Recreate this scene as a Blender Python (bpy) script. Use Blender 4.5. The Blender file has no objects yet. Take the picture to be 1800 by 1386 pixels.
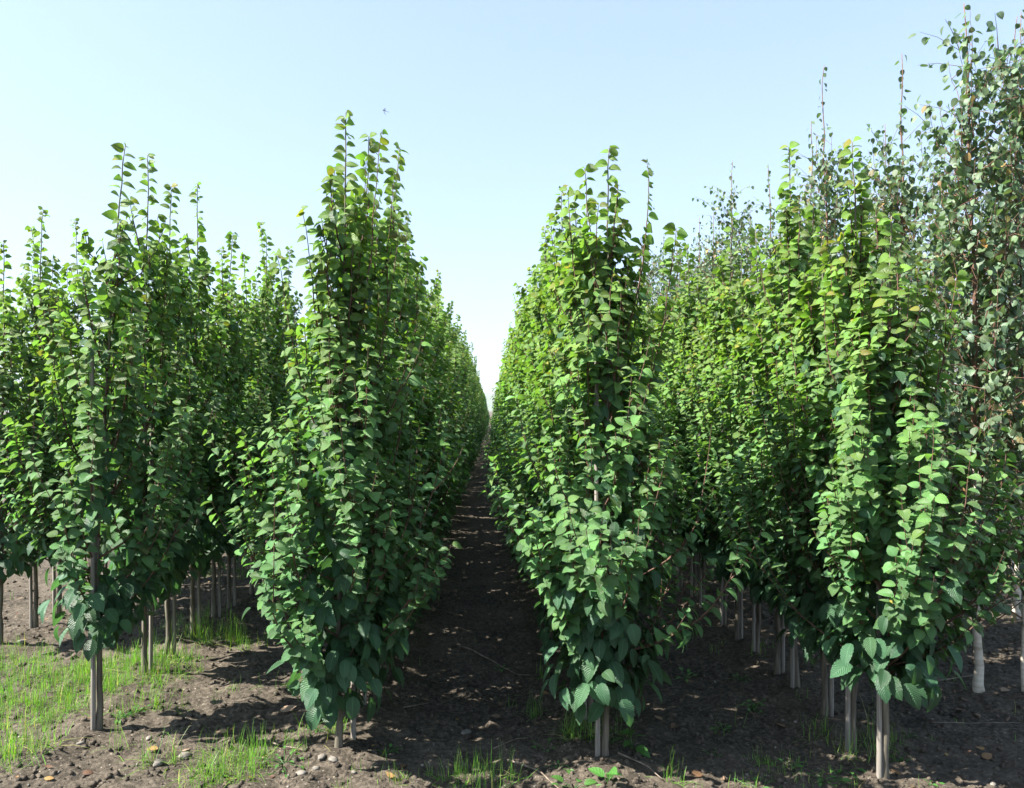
import bpy, math
import numpy as np

PI = math.pi
HAZE = .00016
R = math.radians
scene = bpy.context.scene
COL = scene.collection
UP = np.array([0.0, 0.0, 1.0])


def link(o, parent=None):
    COL.objects.link(o)
    if parent is not None:
        o.parent = parent
    return o


def tag(o, label=None, cat=None, group=None, kind=None):
    if label:
        o["label"] = label
    if cat:
        o["category"] = cat
    if group:
        o["group"] = group
    if kind:
        o["kind"] = kind
    return o


def empty(name, loc, rz=0.0):
    o = bpy.data.objects.new(name, None)
    o.empty_display_size = 0.1
    o.location = loc
    o.rotation_euler = (0, 0, rz)
    return link(o)


def nrm(a):
    return a / np.maximum(np.linalg.norm(a, axis=-1, keepdims=True), 1e-9)


# ------------------------------------------------------------------ meshes
class MB:
    """Collects vertices and quads (with uv, leaf colour and material index) and links them as ONE mesh."""

    def __init__(self):
        self.v, self.q, self.uv, self.c, self.m, self.n = [], [], [], [], [], 0

    def add(self, V, Q, uv=None, col=None, mat=0):
        V = np.asarray(V, np.float32).reshape(-1, 3)
        Q = np.asarray(Q, np.int32).reshape(-1, 4)
        self.v.append(V)
        self.q.append(Q + self.n)
        self.uv.append(np.zeros((len(V), 2), np.float32) if uv is None else np.asarray(uv, np.float32))
        self.c.append(np.zeros((len(V), 4), np.float32) if col is None else np.asarray(col, np.float32))
        self.m.append(np.full(len(Q), mat, np.int32))
        self.n += len(V)

    def data(self, name, mats, smooth=True):
        V, Q = np.concatenate(self.v), np.concatenate(self.q)
        uv, c, m = np.concatenate(self.uv), np.concatenate(self.c), np.concatenate(self.m)
        me = bpy.data.meshes.new(name)
        me.vertices.add(len(V))
        me.vertices.foreach_set("co", V.ravel())
        me.loops.add(Q.size)
        me.loops.foreach_set("vertex_index", Q.ravel())
        me.polygons.add(len(Q))
        me.polygons.foreach_set("loop_start", np.arange(0, Q.size, 4, dtype=np.int32))
        me.polygons.foreach_set("material_index", m)
        me.polygons.foreach_set("use_smooth", np.full(len(Q), smooth, bool))
        ul = me.uv_layers.new(name="UVMap")
        ul.data.foreach_set("uv", uv[Q.ravel()].ravel())
        at = me.color_attributes.new("leafcol", "FLOAT_COLOR", "POINT")
        at.data.foreach_set("color", c.ravel())
        for mt in mats:
            me.materials.append(mt)
        me.update(calc_edges=True)
        me.validate()
        return me

    def build(self, name, mats, parent=None, smooth=True):
        return link(bpy.data.objects.new(name, self.data(name, mats, smooth)), parent)


def tube(mb, P, rad, sides=6, mat=0, cap=True, flat=1.0, rough=0.0, rng=None):
    P = np.asarray(P, float)
    n = len(P)
    rad = np.broadcast_to(np.asarray(rad, float), (n,)).copy()
    T = nrm(np.gradient(P, axis=0))
    ref = np.array([1.0, 0, 0]) if abs(T[0][0]) < 0.8 else np.array([0, 1.0, 0])
    A = nrm(np.cross(T, ref))
    B = np.cross(T, A)
    a = np.arange(sides) / sides * 2 * PI
    rr = rad[:, None] * np.ones(sides)
    if rough and rng is not None:
        rr = rr * (1 + rough * rng.normal(0, 1, rr.shape))
    V = P[:, None] + rr[..., None] * (np.cos(a)[None, :, None] * A[:, None] + flat * np.sin(a)[None, :, None] * B[:, None])
    i, j = np.meshgrid(np.arange(n - 1), np.arange(sides), indexing="ij")
    j2 = (j + 1) % sides
    Q = np.stack([i * sides + j, i * sides + j2, (i + 1) * sides + j2, (i + 1) * sides + j], -1).reshape(-1, 4)
    V = V.reshape(-1, 3)
    uv = np.stack([np.tile(np.arange(sides) / sides, n), np.repeat(np.linspace(0, 1, n), sides)], -1)
    if cap and sides % 2 == 0:
        extra = []
        for r0, flip in ((0, True), ((n - 1) * sides, False)):
            for k in range(sides // 2 - 1):
                f = [r0 + k, r0 + k + 1, r0 + sides - 2 - k, r0 + sides - 1 - k]
                extra.append(f[::-1] if flip else f)
        Q = np.concatenate([Q, np.array(extra)])
    mb.add(V, Q, uv=uv, mat=mat)


T_HI = np.concatenate([[0, .02], np.linspace(.08, .96, 13), [1.0]])
W_HI = np.interp(T_HI, [0, .02, .08, .2, .34, .5, .64, .8, .92, 1], [.03, .2, .58, .90, 1.0, .97, .86, .58, .28, .02])
SAW = np.where(np.arange(16) % 2 == 0, 1.0, -1.0) * (T_HI > .05) * (T_HI < .97)
W_HI = W_HI * (1 + .055 * SAW)
T_LO = np.array([0, .28, .68, 1.0])
W_LO = np.array([.10, .97, .78, .03])
U3 = np.array([-1.0, 0, 1.0])


def leaves(mb, P, D, N, L, W, age, rnd, red, hi=True, fold=.28, droop=.22, mat=0, warm=None):
    n = len(P)
    if n == 0:
        return
    tt, ww = (T_HI, W_HI) if hi else (T_LO, W_LO)
    k = len(tt)
    D = nrm(D)
    N = nrm(N - (N * D).sum(-1, keepdims=True) * D)
    S = np.cross(N, D)
    L = np.asarray(L, float)
    W = np.asarray(W, float)
    fold = np.broadcast_to(fold, (n,))
    droop = np.broadcast_to(droop, (n,))
    y = U3[None, None, :] * ww[None, :, None] * (W[:, None, None] * .5)
    x = (tt[None, :, None] * L[:, None, None]) * (1 - .12 * np.abs(droop)[:, None, None] * tt[None, :, None]) + 0 * y
    z = fold[:, None, None] * np.abs(y) - droop[:, None, None] * L[:, None, None] * (tt[None, :, None] ** 2) + 0 * y
    if hi:
        z = z + .0 * (SAW * W_HI)[None, :, None] * np.abs(U3)[None, None, :] * L[:, None, None]
    V = P[:, None, None] + D[:, None, None] * x[..., None] + S[:, None, None] * y[..., None] + N[:, None, None] * z[..., None]
    i, j = np.meshgrid(np.arange(k - 1), np.arange(2), indexing="ij")
    q = np.stack([i * 3 + j, (i + 1) * 3 + j, (i + 1) * 3 + j + 1, i * 3 + j + 1], -1).reshape(-1, 4)
    Q = (q[None] + (np.arange(n) * k * 3)[:, None, None]).reshape(-1, 4)
    uv1 = np.stack([np.tile(U3 * .5 + .5, k), np.repeat(tt, 3)], -1)
    uv = np.tile(uv1, (n, 1))
    c = np.stack([age, rnd, red, np.ones(n) if warm is None else warm], -1)
    mb.add(V.reshape(-1, 3), Q, uv=uv, col=np.repeat(c, k * 3, 0), mat=mat)


# ------------------------------------------------------------------ noise and ground height
def vnoise(x, y, seed=0):
    x, y = np.asarray(x, float), np.asarray(y, float)
    xi, yi = np.floor(x).astype(np.int64), np.floor(y).astype(np.int64)
    fx, fy = x - xi, y - yi
    fx, fy = fx * fx * (3 - 2 * fx), fy * fy * (3 - 2 * fy)

    def h(a, b):
        v = (a * 374761393 + b * 668265263 + seed * 2147483647) & 0xFFFFFFFF
        v = ((v ^ (v >> 13)) * 1274126177) & 0xFFFFFFFF
        return ((v ^ (v >> 16)) & 0xFFFF) / 65535.0
    return (h(xi, yi) * (1 - fx) + h(xi + 1, yi) * fx) * (1 - fy) + (h(xi, yi + 1) * (1 - fx) + h(xi + 1, yi + 1) * fx) * fy


ROWX = [-3.28, -2.03, -0.69, 0.51, 1.70]
BIRCHX = 2.80


def ground_z(x, y):
    x, y = np.asarray(x, float), np.asarray(y, float)
    z = 0.09 * (vnoise(x * .7, y * .7, 1) - .5) + 0.05 * (vnoise(x * 2.3, y * 2.3, 2) - .5)
    for rx in ROWX:
        z = z + 0.035 * np.exp(-((x - rx) / .22) ** 2) * (y > 2.8)
    near = np.clip((40 - y) / 30, 0, 1) * np.clip((30 - np.abs(x)) / 20, 0, 1)
    return z * near - .01


def ground_fine(x, y):
    z = ground_z(x, y)
    d = 0.034 * (vnoise(x * 9, y * 9, 3) - .5) + .026 * np.clip(vnoise(x * 21, y * 21, 4) - .45, 0, 1) + .016 * (vnoise(x * 45, y * 45, 5) - .5)
    return z + d * np.clip((14 - y) / 8, 0, 1) * np.clip((9 - np.abs(x)) / 4, 0, 1)


# ------------------------------------------------------------------ materials
def new_mat(name):
    m = bpy.data.materials.new(name)
    m.use_nodes = True
    nt = m.node_tree
    nt.nodes.clear()
    out = nt.nodes.new("ShaderNodeOutputMaterial")
    return m, nt, out


def N_(nt, t, **kw):
    n = nt.nodes.new(t)
    for k, v in kw.items():
        setattr(n, k, v)
    return n


def math_n(nt, op, a, b=None, c=None):
    n = N_(nt, "ShaderNodeMath", operation=op)
    for i, v in enumerate((a, b, c)):
        if v is None:
            continue
        if isinstance(v, (int, float)):
            n.inputs[i].default_value = v
        else:
            nt.links.new(v, n.inputs[i])
    return n.outputs[0]


def mixc(nt, f, a, b, blend="MIX"):
    n = N_(nt, "ShaderNodeMix", data_type="RGBA", blend_type=blend)
    for s, v in ((n.inputs["Factor"], f), (n.inputs["A"], a), (n.inputs["B"], b)):
        if isinstance(v, (int, float)):
            s.default_value = v
        elif isinstance(v, tuple):
            s.default_value = (*v, 1)
        else:
            nt.links.new(v, s)
    return n.outputs["Result"]


def leaf_material(name, mature, young, turned, transl=.42, rough=.40, veins=11, bump=.5, spec=.5, tgain=(1.5, 1.65, .7), under=(.10, .15, .08), young2=None):
    m, nt, out = new_mat(name)
    at = N_(nt, "ShaderNodeAttribute", attribute_name="leafcol")
    sep = N_(nt, "ShaderNodeSeparateColor")
    nt.links.new(at.outputs["Color"], sep.inputs[0])
    age, rnd, red = sep.outputs[0], sep.outputs[1], sep.outputs[2]
    if young2:
        young = mixc(nt, at.outputs["Alpha"], young2, young)
    c = mixc(nt, age, mature, young)
    c = mixc(nt, red, c, turned)
    val = math_n(nt, "MULTIPLY_ADD", rnd, .7, .65)
    hsv = N_(nt, "ShaderNodeHueSaturation")
    nt.links.new(c, hsv.inputs["Color"])
    nt.links.new(val, hsv.inputs["Value"])
    nt.links.new(math_n(nt, "MULTIPLY_ADD", rnd, .03, .485), hsv.inputs["Hue"])
    c = hsv.outputs[0]
    uv = N_(nt, "ShaderNodeUVMap", uv_map="UVMap")
    sx = N_(nt, "ShaderNodeSeparateXYZ")
    nt.links.new(uv.outputs[0], sx.inputs[0])
    au = math_n(nt, "ABSOLUTE", math_n(nt, "MULTIPLY_ADD", sx.outputs[0], 2.0, -1.0))
    ph = math_n(nt, "SUBTRACT", sx.outputs[1], math_n(nt, "MULTIPLY", au, .30))
    s = math_n(nt, "SINE", math_n(nt, "MULTIPLY", ph, 2 * PI * veins))
    # midrib and side veins slightly paler
    mid = math_n(nt, "LESS_THAN", au, .07)
    vein = math_n(nt, "MULTIPLY", math_n(nt, "LESS_THAN", s, -.8), .22)
    vf = math_n(nt, "MAXIMUM", vein, math_n(nt, "MULTIPLY", mid, .4))
    c = mixc(nt, vf, c, tuple(min(1, v * 2.2 + .03) for v in mature))
    geo = N_(nt, "ShaderNodeNewGeometry")
    cb = mixc(nt, .35, c, under)
    cf = mixc(nt, geo.outputs["Backfacing"], c, cb)
    bp = N_(nt, "ShaderNodeBump")
    bp.inputs["Strength"].default_value = bump
    bp.inputs["Distance"].default_value = .004
    nt.links.new(s, bp.inputs["Height"])
    p = N_(nt, "ShaderNodeBsdfPrincipled")
    nt.links.new(cf, p.inputs["Base Color"])
    p.inputs["Roughness"].default_value = rough
    p.inputs["Specular IOR Level"].default_value = spec
    nt.links.new(bp.outputs[0], p.inputs["Normal"])
    tr = N_(nt, "ShaderNodeBsdfTranslucent")
    tc = mixc(nt, 1.0, c, tgain, "MULTIPLY")
    nt.links.new(tc, tr.inputs["Color"])
    mx = N_(nt, "ShaderNodeMixShader")
    mx.inputs[0].default_value = transl
    nt.links.new(p.outputs[0], mx.inputs[1])
    nt.links.new(tr.outputs[0], mx.inputs[2])
    nt.links.new(mx.outputs[0], out.inputs[0])
    return m


def bark_material(name, dark, light, scale=(60, 60, 6), rough=.85, bump=.4, blotch=None):
    m, nt, out = new_mat(name)
    tc = N_(nt, "ShaderNodeTexCoord")
    mp = N_(nt, "ShaderNodeMapping")
    mp.inputs["Scale"].default_value = scale
    nt.links.new(tc.outputs["Object"], mp.inputs[0])
    nz = N_(nt, "ShaderNodeTexNoise")
    nz.inputs["Scale"].default_value = 1.0
    nz.inputs["Detail"].default_value = 5
    nt.links.new(mp.outputs[0], nz.inputs[0])
    f = math_n(nt, "MULTIPLY_ADD", nz.outputs[0], 3.0, -1.0)
    n2 = N_(nt, "ShaderNodeClamp")
    nt.links.new(f, n2.inputs[0])
    c = mixc(nt, n2.outputs[0], dark, light)
    if blotch:
        nb = N_(nt, "ShaderNodeTexNoise")
        nb.inputs["Scale"].default_value = 9
        nt.links.new(tc.outputs["Object"], nb.inputs[0])
        cl = N_(nt, "ShaderNodeClamp")
        nt.links.new(math_n(nt, "MULTIPLY_ADD", nb.outputs[0], 8, -4.5), cl.inputs[0])
        c = mixc(nt, cl.outputs[0], c, blotch)
    bp = N_(nt, "ShaderNodeBump")
    bp.inputs["Strength"].default_value = bump
    bp.inputs["Distance"].default_value = .004
    nt.links.new(nz.outputs[0], bp.inputs["Height"])
    p = N_(nt, "ShaderNodeBsdfPrincipled")
    p.inputs["Roughness"].default_value = rough
    nt.links.new(c, p.inputs["Base Color"])
    nt.links.new(bp.outputs[0], p.inputs["Normal"])
    nt.links.new(p.outputs[0], out.inputs[0])
    return m


def soil_material(name, dark, mid, light, speck=True):
    m, nt, out = new_mat(name)
    tc = N_(nt, "ShaderNodeTexCoord")

    def noise(s, d=6, r=.6):
        n = N_(nt, "ShaderNodeTexNoise")
        n.inputs["Scale"].default_value = s
        n.inputs["Detail"].default_value = d
        n.inputs["Roughness"].default_value = r
        nt.links.new(tc.outputs["Object"], n.inputs[0])
        return n.outputs[0]

    def cl(x, a, b):
        n = N_(nt, "ShaderNodeClamp")
        nt.links.new(math_n(nt, "MULTIPLY_ADD", x, a, b), n.inputs[0])
        return n.outputs[0]
    c = mixc(nt, cl(noise(1.3, 4), 3, -1.1), dark, mid)
    c = mixc(nt, cl(noise(38, 5, .7), 4, -1.7), c, light)
    c = mixc(nt, cl(noise(9, 6, .7), 4, -2.2), c, dark)
    if speck:
        vo = N_(nt, "ShaderNodeTexVoronoi")
        vo.inputs["Scale"].default_value = 75
        nt.links.new(tc.outputs["Object"], vo.inputs[0])
        sc = N_(nt, "ShaderNodeSeparateColor")
        nt.links.new(vo.outputs["Color"], sc.inputs[0])
        f = math_n(nt, "MULTIPLY", math_n(nt, "GREATER_THAN", sc.outputs[0], .95), math_n(nt, "LESS_THAN", vo.outputs["Distance"], .32))
        c = mixc(nt, math_n(nt, "MULTIPLY", f, .6), c, (.34, .29, .23))
    h = math_n(nt, "ADD", math_n(nt, "MULTIPLY", noise(30, 8, .7), 1.0), math_n(nt, "MULTIPLY", noise(110, 4, .7), .5))
    bp = N_(nt, "ShaderNodeBump")
    bp.inputs["Strength"].default_value = .9
    bp.inputs["Distance"].default_value = .018
    nt.links.new(h, bp.inputs["Height"])
    p = N_(nt, "ShaderNodeBsdfPrincipled")
    p.inputs["Roughness"].default_value = .95
    p.inputs["Specular IOR Level"].default_value = .2
    nt.links.new(c, p.inputs["Base Color"])
    nt.links.new(bp.outputs[0], p.inputs["Normal"])
    nt.links.new(p.outputs[0], out.inputs[0])
    return m


M = {}
M["leaf"] = leaf_material("hornbeam_leaf", (.040, .105, .049), (.150, .252, .032), (.30, .20, .03), young2=(.145, .29, .080), bump=.5, rough=.48, spec=.5, transl=.37, tgain=(1.3, 1.4, .65))
M["birch_leaf"] = leaf_material("birch_leaf", (.068, .118, .068), (.14, .19, .062), (.30, .16, .05), transl=.28, veins=6, bump=.15, rough=.5)
M["weed"] = leaf_material("weed_leaf", (.05, .15, .03), (.10, .24, .05), (.3, .2, .05), transl=.35, veins=5, bump=.2)
M["grass"] = leaf_material("grass_blade", (.10, .26, .03), (.22, .31, .05), (.45, .38, .16), transl=.45, veins=1, bump=0, tgain=(1.2, 1.3, .6))
M["dead"] = leaf_material("dead_leaf", (.13, .065, .035), (.26, .19, .13), (.30, .18, .05), transl=.12, veins=8, bump=.5, rough=.7, tgain=(1, .8, .6), under=(.30, .24, .18))
M["bark"] = bark_material("hornbeam_bark", (.065, .056, .040), (.17, .150, .112))
M["twig"] = bark_material("twig_bark", (.050, .028, .019), (.125, .066, .042), scale=(40, 40, 40))
M["birch_bark"] = bark_material("birch_bark", (.42, .36, .27), (.66, .60, .50), scale=(8, 8, 40), blotch=(.16, .15, .09), bump=.25)
M["birch_twig"] = bark_material("birch_twig", (.085, .046, .032), (.19, .105, .068), scale=(20, 20, 60), bump=.1)
M["stake"] = bark_material("stake_wood", (.13, .115, .097), (.29, .265, .23), scale=(140, 140, 5), rough=.9)
M["soil"] = soil_material("soil", (.034, .028, .021), (.082, .067, .051), (.145, .120, .093))
M["clod"] = soil_material("clod_soil", (.040, .033, .026), (.094, .077, .059), (.155, .128, .100), speck=False)
M["stone"] = bark_material("stone", (.10, .088, .075), (.24, .215, .18), scale=(25, 25, 25), rough=.8)
M["stick"] = bark_material("dry_stick", (.10, .075, .055), (.24, .19, .15), scale=(30, 30, 30))
M["bird"] = bark_material("plumage", (.03, .035, .05), (.07, .08, .11), scale=(20, 20, 20), bump=0)
M["hill"] = bark_material("hill_woods", (.03, .06, .03), (.07, .11, .05), scale=(.02, .02, .02), bump=0)


# ------------------------------------------------------------------ hornbeams
def prof(q):
    return np.interp(q, [-.2, 0, .12, .32, .5, .7, .86, 1], [.42, .60, .92, 1, .74, .40, .24, .12])


def bez(P0, P1, P2, P3, n):
    t = np.linspace(0, 1, n)[:, None]
    return (1 - t) ** 3 * P0 + 3 * t * (1 - t) ** 2 * P1 + 3 * t * t * (1 - t) * P2 + t ** 3 * P3


def resample(P, step):
    seg = np.linalg.norm(np.diff(P, axis=0), axis=1)
    s = np.concatenate([[0], np.cumsum(seg)])
    n = max(3, int(s[-1] / step))
    u = np.linspace(0, s[-1], n)
    return np.stack([np.interp(u, s, P[:, k]) for k in range(3)], -1), s[-1]


class Acc:
    def __init__(self):
        self.rows = []

    def add(self, *a):
        self.rows.append(a)

    def cat(self):
        return [np.concatenate([r[i] for r in self.rows]) for i in range(len(self.rows[0]))]


def shoot_leaves(acc, rng, P, T, s, axis_xy, H, size0, size1, drp=(-.05, .40), agebase=0.0, twist=None):
    n = len(P)
    rad = P.copy()
    rad[:, :2] -= axis_xy
    rad[:, 2] = 0
    rad = nrm(rad + rng.normal(0, .02, rad.shape) * [1, 1, 0])
    tw = (rng.uniform(-1.5, 1.5) if twist is None else twist) + rng.normal(0, .5, n)
    e1 = nrm(np.cross(T, rad) + 1e-4)
    e2 = np.cross(T, e1)
    side = e1 * np.cos(tw)[:, None] + e2 * np.sin(tw)[:, None]
    sgn = np.where(np.arange(n) % 2 == 0, 1.0, -1.0)[:, None]
    dr = rng.uniform(drp[0], drp[1], n)[:, None]
    D = side * sgn * .95 + T * rng.uniform(.05, .4, n)[:, None] + rad * .3 - UP * dr
    pn = np.cross(side, T)
    pn = pn * np.sign((pn * (rad + UP * .3)).sum(-1, keepdims=True) + 1e-6)
    Nn = pn * (rng.uniform(0, 1.0, n) * np.clip(.25 + .75 * (P[:, 2] - 1.2) / 1.2, .25, 1.25))[:, None] + T * .25 + UP * (.62 - .34 * np.clip((P[:, 2] - 1.6) / .8, 0, 1))[:, None] + rad * .22 + rng.normal(0, .2, (n, 3))
    L = (size0 + (size1 - size0) * s ** 1.5) * rng.uniform(.72, 1.15, n)
    age = np.clip(.20 + agebase + .42 * s ** 1.2 + .50 * np.clip((P[:, 2] - .9) / 1.5, 0, 1.1) + rng.normal(0, .13, n), 0, 1)
    red = np.clip((rng.random(n) < .0015 + .16 * (s > .93) * (P[:, 2] > 1.7)) * rng.uniform(.2, .7, n), 0, 1)
    acc.add(P + side * sgn * .004, D, Nn, L, L * rng.uniform(.64, .82, n) * (1 + .10 * s), age, rng.random(n), red)


def gen_hornbeam(seed, H=2.95, hb=.3, Rc=.46, n_main=40, tips=(), lean=(0, 0), hi=False, dense=1.0, trunk_r=.0165, cap=(.06, .72), shoulder=0.0):
    """Returns stem MB, list of main shoot MBs, twig MB and crown MB for a fastigiate hornbeam."""
    rng = np.random.default_rng(seed)
    zs = np.concatenate([np.linspace(-.08, .05, 3), np.linspace(.12, H, 30)])
    wob = np.cumsum(rng.normal(0, .0035, (len(zs), 2)), 0)
    wob -= wob[2]
    q = np.clip(zs / H, 0, 1)
    stem = np.stack([lean[0] * q ** 2 + wob[:, 0], lean[1] * q ** 2 + wob[:, 1], zs], -1)
    sx = lambda z: np.array([np.interp(z, zs, stem[:, 0]), np.interp(z, zs, stem[:, 1]), z])
    mb_stem, mb_tw, mb_crown = MB(), MB(), MB()
    flare = 1 + .35 * np.exp(-np.clip(zs, 0, 9) / .04)
    tube(mb_stem, stem, trunk_r * flare * (1 - .86 * q ** .8), 10 if hi else 6, rough=.03, rng=rng)
    acc = Acc()
    paths = []
    for i in range(n_main):
        f = (i + rng.random()) / n_main
        f = f ** 1.22
        h0 = hb + .02 + f * (.80 * H - hb)
        phi = i * 2.39996 + rng.normal(0, .35)
        Ls = (1.0 - .42 * f) * rng.uniform(.62, 1.12)
        zt = min(h0 + Ls * rng.uniform(.75, .97), H - rng.uniform(*cap))
        if zt < h0 + .2:
            zt = h0 + .2
        qq = (zt - hb) / (H - hb)
        r = Rc * float(prof(qq)) * (1 + shoulder * max(0.0, qq - .42) * 2.6) * rng.uniform(.45, 1.22)
        rd = np.array([math.cos(phi), math.sin(phi), 0])
        P0 = sx(h0)
        P3 = np.array([*sx(h0)[:2], 0]) + rd * r + UP * zt
        P1 = P0 + rd * r * .55 + UP * (.16 * Ls)
        P2 = P3 - rd * r * .10 - UP * (.42 * Ls) + np.append(rng.normal(0, .02, 2), 0)
        paths.append(bez(P0, P1, P2, P3, 24))
    for (h0, dx, dy, zt) in tips:
        P0 = sx(h0)
        P3 = np.array([dx, dy, zt])
        rd = np.array([dx - P0[0], dy - P0[1], 0])
        P1 = P0 + rd * .6 + UP * .2 * (zt - h0)
        P2 = P3 - rd * .15 - UP * .42 * (zt - h0) + np.append(rng.normal(0, .015, 2), 0)
        paths.append(bez(P0, P1, P2, P3, 24))
    shoots = []
    for P in paths:
        P = P + np.cumsum(rng.normal(0, .0035, P.shape), 0) * [1, 1, .3]
        Q, Ln = resample(P, .0245)
        n = len(Q)
        s = np.linspace(0, 1, n)
        mb = MB()
        tube(mb, resample(P, .07)[0] if hi else P[::4], np.linspace(.0054, .0014, len(resample(P, .07)[0]) if hi else len(P[::4])), 5, cap=False)
        shoots.append(mb)
        T = nrm(np.gradient(Q, axis=0))
        k = s > .16
        base = .070 - .010 * np.clip(Q[0, 2] / H, 0, 1)
        shoot_leaves(acc, rng, Q[k], T[k], s[k], sx(float(Q[n // 2, 2]))[:2], H, base, .050)
        shoot_leaves(acc, rng, Q[-4:], T[-4:], s[-4:], sx(float(Q[n // 2, 2]))[:2], H, base * .8, .046, drp=(-.2, .3))
        # side shoots
        for _ in range(rng.poisson((4.4 if Q[0, 2] < .5 * H else 2.0) * dense)):
            i0 = int(n * rng.uniform(.12, .78))
            l2 = rng.uniform(.12, .40) * float(np.clip(1.35 - 1.25 * Q[i0, 2] / H, .25, 1))
            ro = np.array([Q[i0, 0], Q[i0, 1], 0]) - np.append(sx(float(Q[i0, 2]))[:2], 0)
            dd = nrm(T[i0] * .7 + nrm(rng.normal(0, 1, 3) * [1, 1, .3]) * .5 + nrm(ro) * .35 + UP * .4)
            A = Q[i0]
            B = A + dd * l2 * .5
            C = A + dd * l2 * .9 + UP * l2 * .38
            pp = bez(A, A + dd * l2 * .4, B + dd * l2 * .25 + UP * l2 * .1, C, 5)
            tube(mb_tw, pp, [.003, .0025, .002, .0016, .001], 4, cap=False)
            q2, _l = resample(pp, .0245)
            if len(q2) > 2:
                t2 = nrm(np.gradient(q2, axis=0))
                s2 = np.linspace(.2, 1, len(q2))
                shoot_leaves(acc, rng, q2[1:], t2[1:], s2[1:], sx(float(A[2]))[:2], H, .066, .045, agebase=.08)
        # large hanging leaves on short spurs near the base half
        m = int(rng.poisson((9 if Q[0, 2] < .5 * H else 7) * dense))
        ii = (n * rng.uniform(.02, .48, m)).astype(int)
        off = rng.normal(0, .032, (m, 3))
        PP = Q[ii] + off
        rad = PP.copy()
        rad[:, :2] -= np.array([sx(z)[:2] for z in PP[:, 2]]).reshape(-1, 2)
        rad[:, 2] = 0
        rad = nrm(rad + rng.normal(0, .05, rad.shape) * [1, 1, 0])
        D = rad * .55 - UP * rng.uniform(.35, 1.0, m)[:, None] + rng.normal(0, .35, (m, 3))
        Nn = rad * .8 + UP * .55 + rng.normal(0, .22, (m, 3))
        low = np.clip(1 - PP[:, 2] / (.62 * H), 0, 1)
        L = (.062 + .042 * low) * rng.uniform(.75, 1.15, m)
        age = np.clip(-.04 + .40 * np.clip((PP[:, 2] - 1.0) / 1.6, 0, 1) + rng.normal(0, .07, m), 0, 1)
        acc.add(PP, D, Nn, L, L * rng.uniform(.54, .66, m), age, rng.random(m), (rng.random(m) < .002) * .8)
    # leader
    kz = (zs > .70 * H)
    Q, _ = resample(stem[kz], .023)
    T = nrm(np.gradient(Q, axis=0))
    s = np.linspace(.2, 1, len(Q))
    shoot_leaves(acc, rng, Q, T, s, sx(.7 * H)[:2] + [.008, .03], H, .070, .054, agebase=.1, twist=rng.uniform(-.5, .5))
    shoot_leaves(acc, rng, Q[-5:], T[-5:], s[-5:], sx(.7 * H)[:2] + [.0, .03], H, .07, .045, agebase=.1, drp=(-.2, .3))
    # skirt of hanging leaves at the crown base
    m = int(110 * dense)
    a = rng.uniform(0, 2 * PI, m)
    rr = rng.uniform(.02, .24, m) * (Rc / .46)
    zz = hb + rng.uniform(-.03, .22, m) + rr * .25
    PP = np.stack([rr * np.cos(a), rr * np.sin(a), zz], -1)
    rad = np.stack([np.cos(a), np.sin(a), 0 * a], -1)
    D = rad * .6 - UP * rng.uniform(.4, 1, m)[:, None] + rng.normal(0, .3, (m, 3))
    Nn = rad * .85 + UP * .5 + rng.normal(0, .2, (m, 3))
    L = rng.uniform(.075, .12, m)
    acc.add(PP, D, Nn, L, L * rng.uniform(.54, .66, m), np.clip(rng.normal(.03, .06, m), 0, 1), rng.random(m), (rng.random(m) < .002) * .8)
    P, D, Nn, L, W, age, rnd, red = acc.cat()
    leaves(mb_crown, P, D, Nn, L, W, age, rnd, red, hi=hi, fold=rng.uniform(.12, .42, len(P)), droop=rng.uniform(.12, .60, len(P)),
           warm=np.clip((P[:, 2] - .85) / 1.3 + rng.normal(0, .15, len(P)), 0, 1))
    return mb_stem, shoots, mb_tw, mb_crown


def join(*mbs_mats):
    out = MB()
    for mb, mi in mbs_mats:
        if mb.n == 0:
            continue
        off = out.n
        out.v += mb.v
        out.uv += mb.uv
        out.c += mb.c
        k = 0
        for q in mb.q:
            out.q.append(q + off)
            out.m.append(np.full(len(q), mi, np.int32))
        out.n += mb.n
    return out


ORD = ["frontmost", "second", "third", "fourth", "fifth", "sixth", "seventh", "eighth"]
ROWNAME = ["outermost left row", "second row left of the path", "row along the path's left side",
           "row along the path's right side", "second row right of the path"]
FRONT_LABEL = {
    1: "slim hornbeam with long leafless lower stem beside the sunlit grass, front of its row",
    2: "full leafy hornbeam with crown nearly to the soil, frontmost left of the dirt path",
    3: "bushy hornbeam with several uneven tops, frontmost right of the dirt path",
    4: "hornbeam with low rounded top in front of the birches, frontmost of its row",
}


def tree_label(r, i):
    if i == 0 and r in FRONT_LABEL:
        return FRONT_LABEL[r]
    if i < 8:
        return f"narrow hornbeam, {ORD[i]} from the front in the {ROWNAME[r]}"
    return f"hornbeam deep in the {ROWNAME[r]}, past its eighth tree"


def hero(r, i, x, y, **kw):
    stem, shoots, tw, crown = gen_hornbeam(hi=True, **kw)
    root = empty("hornbeam_tree", (x, y, float(ground_z(x, y))))
    tag(root, tree_label(r, i), "tree", "hornbeams planted in nursery rows")
    if i == 0:
        stem.build("trunk", [M["bark"]], root)
        for mb in shoots:
            mb.build("branch", [M["twig"]], root)
        cr = join((crown, 0), (tw, 1)).build("crown", [M["leaf"], M["twig"]], root)
    else:
        join((stem, 0), *[(s, 1) for s in shoots]).build("trunk", [M["bark"], M["twig"]], root)
        join((crown, 0), (tw, 1)).build("crown", [M["leaf"], M["twig"]], root)
    return root


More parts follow.
